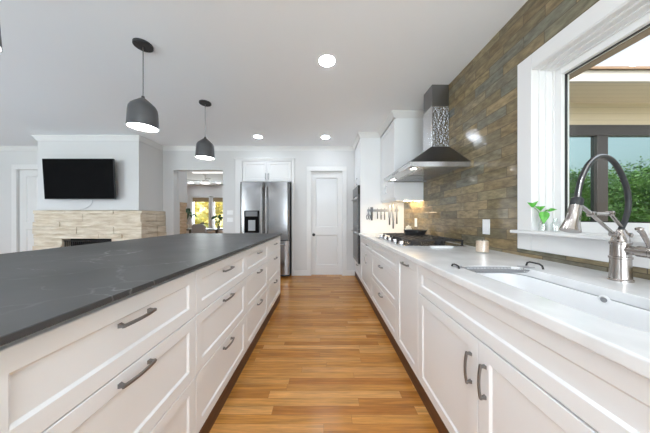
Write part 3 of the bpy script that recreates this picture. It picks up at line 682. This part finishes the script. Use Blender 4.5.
# ------------------------------------------------------------------ wall cabinet and tall oven cabinet
uc = thing('upper_cabinet', 'white wall cabinet up to the ceiling behind the range hood', 'cabinet', (1.33, 3.23, 1.39))
uy0, uy1, ux = 2.94, 3.655, .94
box(ux+.02, XR-.001, uy0, uy1, 1.405, H-.085).build('body', 'cab', uc)
FU = FR(ux+.02)
d = shaker(FU, uy0, uy1, 1.41, H-.095, .06).build('door', 'cab', uc); pull(bar_pull(FU, 3.30, 1.565, .12, 'v'), d)
def ccrown(pts, nr): return MB().loft([[p-Vector((0, 0, .0015)) for p in r_] for r_ in mitre(pts, nr)])
ccrown([(XR-.001, uy0), (ux, uy0), (ux, uy1)], [(0, -1), (-1, -1), (-1, 0)]).build('crown', 'trim', uc, smooth=False)
MB().box(ux+.02, ux+.035, uy0, uy1, 1.375, 1.405).box(ux+.035, XR-.001, uy0, uy0+.015, 1.375, 1.405).build('light_rail', 'cab', uc)
lt = MB().box(1.235, 1.275, 2.97, 3.38, 1.393, 1.404).build('strip_light', 'striplamp', uc); lt['label'] = 'warm strip lamp under the cabinet'

tcx = thing('oven_cabinet', 'tall white cabinet around the double oven at the end of the run', 'cabinet', (CX, 3.6, 0))
ty0, ty1 = 3.66, 4.36; oz0, oz1 = .365, 1.69
mb = MB().box(CX+.02, XR-.001, ty0, ty0+.02, 0.0, H-.085).box(CX+.02, XR-.001, ty1-.02, ty1, 0.0, H-.085).box(CX+.02, XR-.001, ty0+.02, ty1-.02, oz1+.005, H-.085).box(CX+.02, XR-.001, ty0+.02, ty1-.02, .093, oz0-.005).box(1.25, XR-.001, ty0+.02, ty1-.02, oz0-.005, oz1+.005)
mb.box(CX, CX+.02, ty0, ty0+.02, .1, H-.085).box(CX, CX+.02, ty1-.02, ty1, .1, H-.085)
mb.build('body', 'cab', tcx)
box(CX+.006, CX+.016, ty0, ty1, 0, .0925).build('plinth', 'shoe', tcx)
FT = FR(CX+.02)
d = shaker(FT, ty0+.02, ty1-.02, oz1+.008, H-.095, .055).build('door', 'cab', tcx); pull(bar_pull(FT, 4.0, 1.80, .12, 'v'), d)
d = shaker(FT, ty0+.02, ty1-.02, .10, oz0-.008, .055).build('drawer', 'cab', tcx); pull(bar_pull(FT, 3.95, .30, .12), d)
ccrown([(ux-.0, ty0), (CX, ty0), (CX, ty1)], [(0, -1), (-1, -1), (-1, 0)]).build('crown', 'trim', tcx, smooth=False)

ov = thing('double_oven', 'black and stainless double wall oven built into the tall white cabinet', 'oven', (.6, 3.97, oz0))
oy0, oy1 = ty0+.022, ty1-.022
box(.60, 1.2, oy0, oy1, oz0, oz1).build('body', 'black', ov)
box(.568, .5995, oy0, oy1, 1.53, oz1).build('control_panel', 'ovenglass', ov, .002)
for z0_, z1_ in ((.955, 1.525), (.37, .95)):
    dr = box(.572, .5995, oy0, oy1, z0_, z1_).build('oven_door', 'nickel', ov, .003)
    box(.568, .5715, oy0+.05, oy1-.05, z0_+.06, z1_-.10).build('window', 'ovenglass', dr)
    box(.572, .5995, oy0-.0008, oy0, z0_, z1_).build('edge', 'black', dr)
    mb = MB().tube([(.535, oy0+.04, z1_-.05), (.535, oy1-.04, z1_-.05)], .010, 12)
    for y in (oy0+.07, oy1-.07): mb.tube([(.572, y, z1_-.05), (.535, y, z1_-.05)], .007, 8)
    mb.build('handle', 'ss', dr)

# knife strip with knives on the side of the tall cabinet
ky = ty0
st = box(.72, 1.235, ky-.014, ky-.0005, 1.245, 1.285).build('magnetic_strip', 'nickel', None, .002)
tag(st, 'steel magnetic strip on the side of the tall white cabinet', 'knife rack')
def knife(label, x, ztip, zg, zend, w, big):
    t = thing('knife', label, 'knife', (x, ky-.017, zg), 'kitchen knives on the magnetic strip')
    y0, y1 = ky-.0185, ky-.0155
    poly = [(x-w*.5, zg), (x-w*.5, ztip-.25*(ztip-zg)), (x-w*.15, ztip-.06*(ztip-zg)), (x+w*.45, ztip), (x+w*.5, zg)]
    MB().prism(poly, y0, y1, lambda a_, b_, c_: (a_, c_, b_)).build('blade', 'nickel', t)
    hw = .011 if big else .008
    MB().box(x-hw, x+hw, y0-.006, y1, zend, zg).build('handle', 'dark', t, .003)
for lab, x, a_, b_, c_, w, bg in (
    ('short paring knife on the strip, first right of the black meat cleaver', .885, 1.30, 1.215, 1.125, .016, 0),
    ('short paring knife on the strip, second right of the black meat cleaver', .945, 1.30, 1.19, 1.115, .016, 0),
    ('short utility knife on the strip, midway between the cleaver and the chef knives', 1.005, 1.31, 1.205, 1.11, .018, 0),
    ('broad chef knife on the strip, first of the three long ones', 1.085, 1.36, 1.145, 1.025, .042, 1),
    ('long chef knife hanging lowest on the strip', 1.145, 1.38, 1.095, .965, .036, 1),
    ('long slicing knife on the strip nearest the tiled wall', 1.205, 1.35, 1.155, 1.04, .028, 1)):
    knife(lab, x, a_, b_, c_, w, bg)
cl = thing('cleaver', 'dark tool with a thick black handle on the strip, beside the scissors', 'cleaver', (.79, ky-.017, 1.2))
box(.768, .812, ky-.0185, ky-.0155, 1.235, 1.32).build('blade', 'ssdark', cl)
box(.776, .804, ky-.030, ky-.0155, 1.10, 1.235).build('handle', 'dark', cl, .004)
sc_ = thing('scissors', 'kitchen scissors with dark loop handles at the aisle end of the strip', 'scissors', (.735, ky-.017, 1.2))
MB().prism([(.722, 1.19), (.738, 1.32), (.742, 1.32), (.748, 1.19)], ky-.0185, ky-.0155, lambda a_, b_, c_: (a_, c_, b_)).build('blades', 'nickel', sc_)
for s_ in (-1, 1):
    MB().tube([(.735+s_*.018+.016*math.cos(t_*PI/8), ky-.020, 1.155+.036*math.sin(t_*PI/8)) for t_ in range(17)], .0042, 6).build('loop_handle', 'dark', sc_)

# ------------------------------------------------------------------ refrigerator and the cabinet above it
rf = thing('refrigerator', 'stainless french-door refrigerator with ice dispenser in the back wall niche', 'refrigerator', (-1.125, 4.6, 0))
rx0, rx1, ry = -1.59, -.66, 4.16
box(rx0+.004, rx1-.004, ry+.07, 4.95, .02, 1.815).build('body', 'dark', rf)
def rdoor(name, x0, x1, z0, z1, bulge=.007):
    P = []; N = 14
    for i in range(N+1):
        t = i/N; x = x0+(x1-x0)*t; e = min(t, 1-t)*(x1-x0); rnd_ = -.018*max(0, 1-e/.02)**2
        P.append((x, ry-bulge*(1-(2*t-1)**2)-rnd_))
    P += [(x1, ry+.066), (x0, ry+.066)]
    return MB().prism(P, z0, z1).build(name, 'fridge', rf, .003)
M['fridge'] = mat('fridge_stainless', (.34, .34, .345), .22, 1.0); add_bump(M['fridge'], 40, .05, .001, (40, 40, 1))
ld = rdoor('door', rx0, -1.128, .72, 1.825); rd = rdoor('door', -1.122, rx1, .72, 1.825)
fd = rdoor('freezer_drawer', rx0, rx1, .06, .708, .008)
for par, x in ((ld, -1.165), (rd, -1.085)):
    mb = MB().tube([(x, ry-.012, 1.74), (x, ry-.055, 1.70), (x, ry-.068, 1.45), (x, ry-.070, 1.25), (x, ry-.066, 1.0), (x, ry-.055, .84), (x, ry-.012, .80)], .0125, 10)
    mb.build('handle', 'ss', par)
MB().tube([(rx0+.08, ry-.015, .64), (rx0+.10, ry-.065, .64), (-1.125, ry-.080, .64), (rx1-.10, ry-.065, .64), (rx1-.08, ry-.015, .64)], .0125, 10).build('handle', 'ss', fd)
dp = MB().box(-1.50, -1.225, ry-.030, ry-.012, .86, 1.28).build('dispenser', 'screen', ld, .003)
MB().box(-1.475, -1.25, ry-.032, ry-.0305, 1.17, 1.265).build('control_display', 'ssdark', dp)
MB().box(-1.42, -1.29, ry-.036, ry-.0305, .90, 1.10).build('dispenser_paddle', 'nickel', dp)
oc = thing('overhead_cabinet', 'white two-door cabinet built in above the refrigerator', 'cabinet', (-1.13, YB, 1.86))
box(-1.61, -.645, YB+.005, 4.95, 1.855, 2.268).build('body', 'trim', oc)
for a_, b2_, hx_ in ((-1.61, -1.128, -1.155), (-1.128, -.645, -1.10)):
    d = shaker(FB(YB+.004), a_, b2_, 1.862, 2.262, .055).build('door', 'trim', oc); pull(bar_pull(FB(YB+.004), hx_, 1.96, .12, 'v'), d)

# ------------------------------------------------------------------ living room: fireplace, television
fpz = thing('stone_fireplace', 'pale split-stone fireplace surround along the living room wall', 'fireplace', (-4.05, 4.0, 0))
M['lime'] = mat('pale_limestone', (.62, .53, .42), .85); add_vary(M['lime'], (.58, .47, .34), (.80, .71, .58), 4, (1, 1, 6)); 
_n = add_bump(M['lime'], 14, .8, .02, (1, 1, 3))
rs = random.Random(11); mb = MB(); z = 0
FX0, FX1, FY = -4.97, -3.12, 3.74; OX0, OX1, OZ = -4.49, -3.62, .765
hts = [.10, .12, .09, .13, .10, .11, .115, .075, .12, .085, .13, .06]
tot = sum(hts); hts = [h_*1.272/tot for h_ in hts]
def course(z, h_, x0, x1, first):
    x = x0
    while x < x1-.01:
        L = min(rs.uniform(.35, .85), x1-x)
        if x1-x-L < .12: L = x1-x
        o = rs.uniform(0, .03); g = .001
        mb.box(x+g, x+L-g, FY+o, FY+.16, z+.003, z+h_-.003); x += L
for i, h_ in enumerate(hts):
    if z+h_*.5 < OZ: course(z, h_, FX0, OX0, i); course(z, h_, OX1, FX1, i)
    else: course(z, h_, FX0, FX1, i)
    y = FY+.16                                   # the return on the passage side
    while y < YB-.02:
        L = min(rs.uniform(.2, .5), YB-.004-y); o = rs.uniform(0, .03)
        mb.box(FX1-.16, FX1-o, y+.002, y+L-.002, z+.002, z+h_-.002); y += L
    mb.box(FX0, FX0+.16, FY+.16, YB-.004, z+.002, z+h_-.002)
    z += h_
mb.build('stone_surround', 'lime', fpz, .004)
MB().box(FX0+.03, OX0, FY+.03, FY+.15, 0, 1.26).box(OX1, FX1-.03, FY+.03, FY+.15, 0, 1.26).box(OX0, OX1, FY+.03, FY+.15, OZ+.02, 1.26).build('mortar_core', 'lime', fpz)
MB().box(OX0-.05, OX1+.05, FY+.50, FY+.56, 0, OZ+.05).box(OX0-.05, OX0, FY+.16, FY+.5, 0, OZ+.05).box(OX1, OX1+.05, FY+.16, FY+.5, 0, OZ+.05).box(OX0, OX1, FY+.16, FY+.5, OZ, OZ+.05).build('firebox', 'firebrick', fpz)
mb = MB()
for i in range(26): mb.tube([(OX0+.02+i*.0332, FY+.06, .02), (OX0+.02+i*.0332, FY+.06, OZ-.03)], .006, 5)
mb.tube([(OX0+.01, FY+.05, OZ-.02), (OX1-.01, FY+.05, OZ-.02)], .009, 8).build('mesh_screen', 'black', fpz)
sr = MB(); z = 0
for h_ in [.12, .10, .13, .11, .10, .13, .12, .11, .13, .11, .10, .12, .09]:
    o = rs.uniform(0, .02); sr.box(-4.2, -2.965-o, 4.562, 4.775-o, z+.002, z+h_-.002); z += h_
sr.box(-4.2, -2.99, 4.562, 4.76, 0, 1.465)
M['tanstone'] = mat('tan_stone', (.6, .42, .28), .85); add_vary(M['tanstone'], (.50, .34, .21), (.68, .50, .34), 5, (1, 1, 5))
tag(sr.build('stone_chimney_base', 'tanstone', None, .004), 'narrow pale stone pier seen inside the passage opening', 'stone pier')

tv = thing('wall_television', 'flat black television tilted down above the stone fireplace', 'television', (-4.07, 3.66, 1.79))
tl = math.radians(3)
def TV(x, y, z): 
    v = Matrix.Rotation(tl, 3, 'X') @ Vector((x, y, z)); return (-4.083+v.x, 3.66+v.y, 1.79+v.z)
MB().box(-.59, .59, 0, .028, -.335, .335, TV).build('casing', 'black', tv, .003)
MB().box(-.583, .583, -.002, -.0003, -.325, .327, TV).build('screen', 'screen', tv)
MB().box(-.2, .2, .03, .075, -.15, .15, TV).box(-4.17, -3.97, 3.76, 3.80, 1.65, 1.93).build('wall_bracket', 'dark', tv)
tag(MB().tube(smooth_pts([(-3.99, 3.78, 1.5), (-3.985, 3.785, 1.42), (-4.02, 3.785, 1.36), (-4.10, 3.787, 1.31), (-4.2, 3.787, 1.285)]), .004, 6).build('power_cable', 'cable', None), 'thin cable hanging under the television to the stone ledge', 'cable')

# ------------------------------------------------------------------ lamps
rug = box(-6.9, -2.3, -2.2, 3.2, .0005, .012); M['rug'] = mat('bounce_rug_blue_grey', (.60, .66, .74), .95); add_bump(M['rug'], 200, .4, .003)  # unseen rug added to cut the orange bounce of the floor
tag(rug.build('bounce_rug', 'rug', None), 'large pale rug added unseen behind the island against warm floor bounce', 'rug')
def can(label, x, y, grp='round recessed ceiling lamps', r=.082):
    t = thing('recessed_light', label, 'ceiling lamp', (x, y, H), grp)
    MB().lathe([(r, -.0005), (r, -.003), (r*.88, -.005), (r*.86, -.003)], (x, y, H), n=32).build('trim_ring', 'trim', t)
    MB().lathe([(r*.85, -.0052), (r*.84, -.0065), (.001, -.007)], (x, y, H), n=32).build('lamp', 'lamp', t)
    return t
c0 = can('round recessed lamp over the aisle, the largest of the three in view', .027, 1.985)
for lab, x, y in (('small-looking recessed ceiling lamp over the pantry door end of the aisle', .025, 3.86), ('round recessed ceiling lamp in front of the fridge', -1.15, 3.84),
                  ('unseen recessed ceiling lamp over the aisle behind the camera', .027, .1), ('added recessed ceiling lamp hidden in the far room just past the passage opening', -2.3, 5.05), ('added unseen recessed ceiling lamp over the middle of the aisle, just above the camera', .027, 1.04), ('added unseen recessed ceiling lamp over the near end of the island', -1.1, .55), ('added unseen recessed ceiling lamp over the rear aisle', .027, -.8), ('unseen recessed ceiling lamp at the rear of the kitchen', .027, -1.75),  # lamps out of view, added to brighten the near kitchen and the passage
                  ('added unseen recessed ceiling lamp over the island seating behind the camera', -2.6, -1.0), ('added unseen recessed ceiling lamp over the sofa side of the living room', -5.6, -.6), ('added unseen recessed ceiling lamp over the living room floor', -4.2, 1.0),  # living room lamps added out of view for more light
                  ('recessed ceiling lamp left of the two in the far room', -5.36, 8.85), ('recessed ceiling lamp right of the two in the far room', -4.24, 8.85)):
    copy_tree(c0, (x, y, H), lab)
def pendant(label, x, y):
    t = thing('pendant_lamp', label, 'pendant lamp', (x, y, H), 'dark bell pendants over the island')
    MB().lathe([(.068, -.0005), (.068, -.016), (.062, -.020), (.010, -.022)], (x, y, H), n=32).build('ceiling_canopy', 'canopy', t)
    MB().tube([(x, y, H-.02), (x, y, 2.13)], .0035, 8).build('rod', 'nickel', t)
    zr = 1.876
    sh = MB().lathe([(.006, .262), (.010, .260), (.012, .246), (.028, .232), (.060, .205), (.085, .180), (.096, .158), (.100, .13), (.104, .06), (.107, 0),
                     (.1045, .0), (.1015, .06), (.0975, .13), (.092, .158), (.082, .176), (.058, .2), (.02, .228)], (x, y, zr), n=44).build('lamp_shade', 'matte', t)
    MB().lathe([(.1025, .008), (.1025, .012), (.001, .013)], (x, y, zr), n=40).build('diffuser', 'pendlamp', t)
    return t
p0 = pendant('dark bell pendant lamp farther along the island, near the fridge', -1.462, 2.707)
copy_tree(p0, (-1.48, 1.80, H), 'dark bell pendant lamp over the middle of the island, largest whole one')
copy_tree(p0, (-1.475, .880, H), 'dark bell pendant lamp cut off by the left picture edge')

# ------------------------------------------------------------------ far room through the passage
for i, (a_, b_) in enumerate(FX):
    w_ = struct('window_%d' % (i+2), MB().box(a_-.07, a_, 9.475, 9.5, .55, 2.09).box(b_, b_+.07, 9.475, 9.5, .55, 2.09).box(a_-.07, b_+.07, 9.475, 9.5, 2.02, 2.09).box(a_-.09, b_+.09, 9.45, 9.5, .55, .62)
                .box(a_, a_+.04, 9.53, 9.58, .62, 2.02).box(b_-.04, b_, 9.53, 9.58, .62, 2.02).box(a_, b_, 9.53, 9.58, 1.98, 2.02).box(a_, b_, 9.53, 9.58, .62, .66), 'trim')
    MB().box(a_+.04, b_-.04, 9.552, 9.556, .66, 1.98).build('pane', 'pane', w_)
    tag(MB().box(a_+.005, b_-.005, 9.505, 9.525, 1.84, 2.015).build('woven_blind', 'shade', None), ['raised brown woven blind at the top of the far left window', 'raised brown woven blind at the top of the far right window'][i], 'blind', 'woven blinds in the far room')
M['fanblade'] = mat('pale_grey_fan_blade', (.5, .5, .5), .5); add_bump(M['fanblade'], 30, .02, .001)
fn = thing('ceiling_fan', 'white ceiling fan with a lamp in the far room', 'ceiling fan', (-3.78, 7.0, H))
fxx, fyy = -3.78, 7.0
MB().lathe([(.09, 0), (.08, -.03), (.03, -.07), (.018, -.075), (.018, -.2), (.05, -.21), (.085, -.235), (.085, -.275), (.06, -.285)], (fxx, fyy, H), n=24).build('motor', 'trim', fn)
MB().lathe([(.075, -.285), (.13, -.295), (.14, -.32), (.09, -.345), (.001, -.352)], (fxx, fyy, H), n=24).build('lamp_bowl', 'fanlamp', fn)
for k_ in range(4):
    an = PI/5+k_*PI/2; ca, sa = math.cos(an), math.sin(an)
    MB().box(.08, .62, -.06, .06, -.262, -.252, lambda a_, b_, c_: (fxx+a_*ca-b_*sa, fyy+a_*sa+b_*ca, H+c_+.06*b_)).build('blade', 'fanblade', fn, .003)
tag(MB().box(-4.05, -3.0, 6.78, 6.84, H-.03, H-.002).build('linear_light', 'linear', None), 'long bright linear lamp on the far room ceiling', 'ceiling lamp')
tb = thing('dining_table', 'dark dining table in the far room before the windows', 'table', (-4.4, 8.0, 0))
MB().box(-5.2, -3.6, 7.5, 8.5, .715, .755).build('tabletop', 'wood', tb, .004)
for x in (-5.1, -3.7):
    for y in (7.6, 8.4): MB().box(x-.035, x+.035, y-.035, y+.035, 0, .714).build('leg', 'wood', tb)
ch = thing('dining_chair', 'grey upholstered chair pushed up to the far dining table', 'chair', (-4.0, 7.25, 0))
MB().box(-4.28, -3.80, 7.14, 7.60, .40, .48).build('seat', 'greyfab', ch, .02)
MB().loft([[(-4.28, 7.10, .47), (-3.80, 7.10, .47), (-3.80, 7.17, .47), (-4.28, 7.17, .47)], [(-4.26, 7.06, .88), (-3.82, 7.06, .88), (-3.82, 7.12, .88), (-4.26, 7.12, .88)], [(-4.18, 7.05, .95), (-3.90, 7.05, .95), (-3.90, 7.10, .95), (-4.18, 7.10, .95)]]).build('backrest', 'greyfab', ch, .012)
for x in (-4.25, -3.83):
    for y in (7.14, 7.56): MB().tube([(x, y, 0), (x, y, .40)], .016, 8).build('leg', 'wood', ch)
pp = thing('potted_plant', 'dark broad-leaved plant in a pot before the left far window', 'plant', (-4.95, 8.1, .755))
px_, py_, pz = -4.93, 7.85, .7555
MB().lathe([(.07, 0), (.10, .14), (.105, .15), (.09, .15), (.085, .13)], (px_, py_, pz)).build('pot', 'cream', pp)
pst = MB(); lf = MB(); rp_ = random.Random(3)
for k_ in range(22):
    an = rp_.random()*2*PI; ln = .10+.22*rp_.random(); hz = .22+.36*rp_.random()
    tip = Vector((px_+ln*math.cos(an)*.8, py_+ln*math.sin(an), pz+.14+hz))
    pst.tube([(px_, py_, pz+.13), (px_+ln*.4*math.cos(an), py_+ln*.4*math.sin(an), pz+.14+hz*.6), tip], .004, 5)
    leaf(lf, tip, tip+Vector((.12*math.cos(an), .12*math.sin(an), -.08-.06*rp_.random())), .055, (0, -.5, .9))
pst.build('stem', 'stem', pp); lf.build('foliage', 'dleaf', pp, solid=.002)
q_ = copy_tree(pp, (-3.88, 8.25, .7555), 'dark leafy plant in a pot before the right far window')
q_.scale = (.7, .7, .7)
# trees outside the far windows
for i, (x, y, h, r) in enumerate(((-8.4, 13.5, 5, 2.2), (-6.2, 14.2, 5.5, 2.4), (-10.5, 15.5, 6, 2.6), (-7.6, 17, 6.5, 2.8), (-4.4, 13.5, 4.5, 2.0))):
    tree('autumn_tree', 'sunlit yellow-green tree outside the far room windows', x, y, h, r, 'yfoliage', 1100, .2, 'trees outside the far room', low=.0)
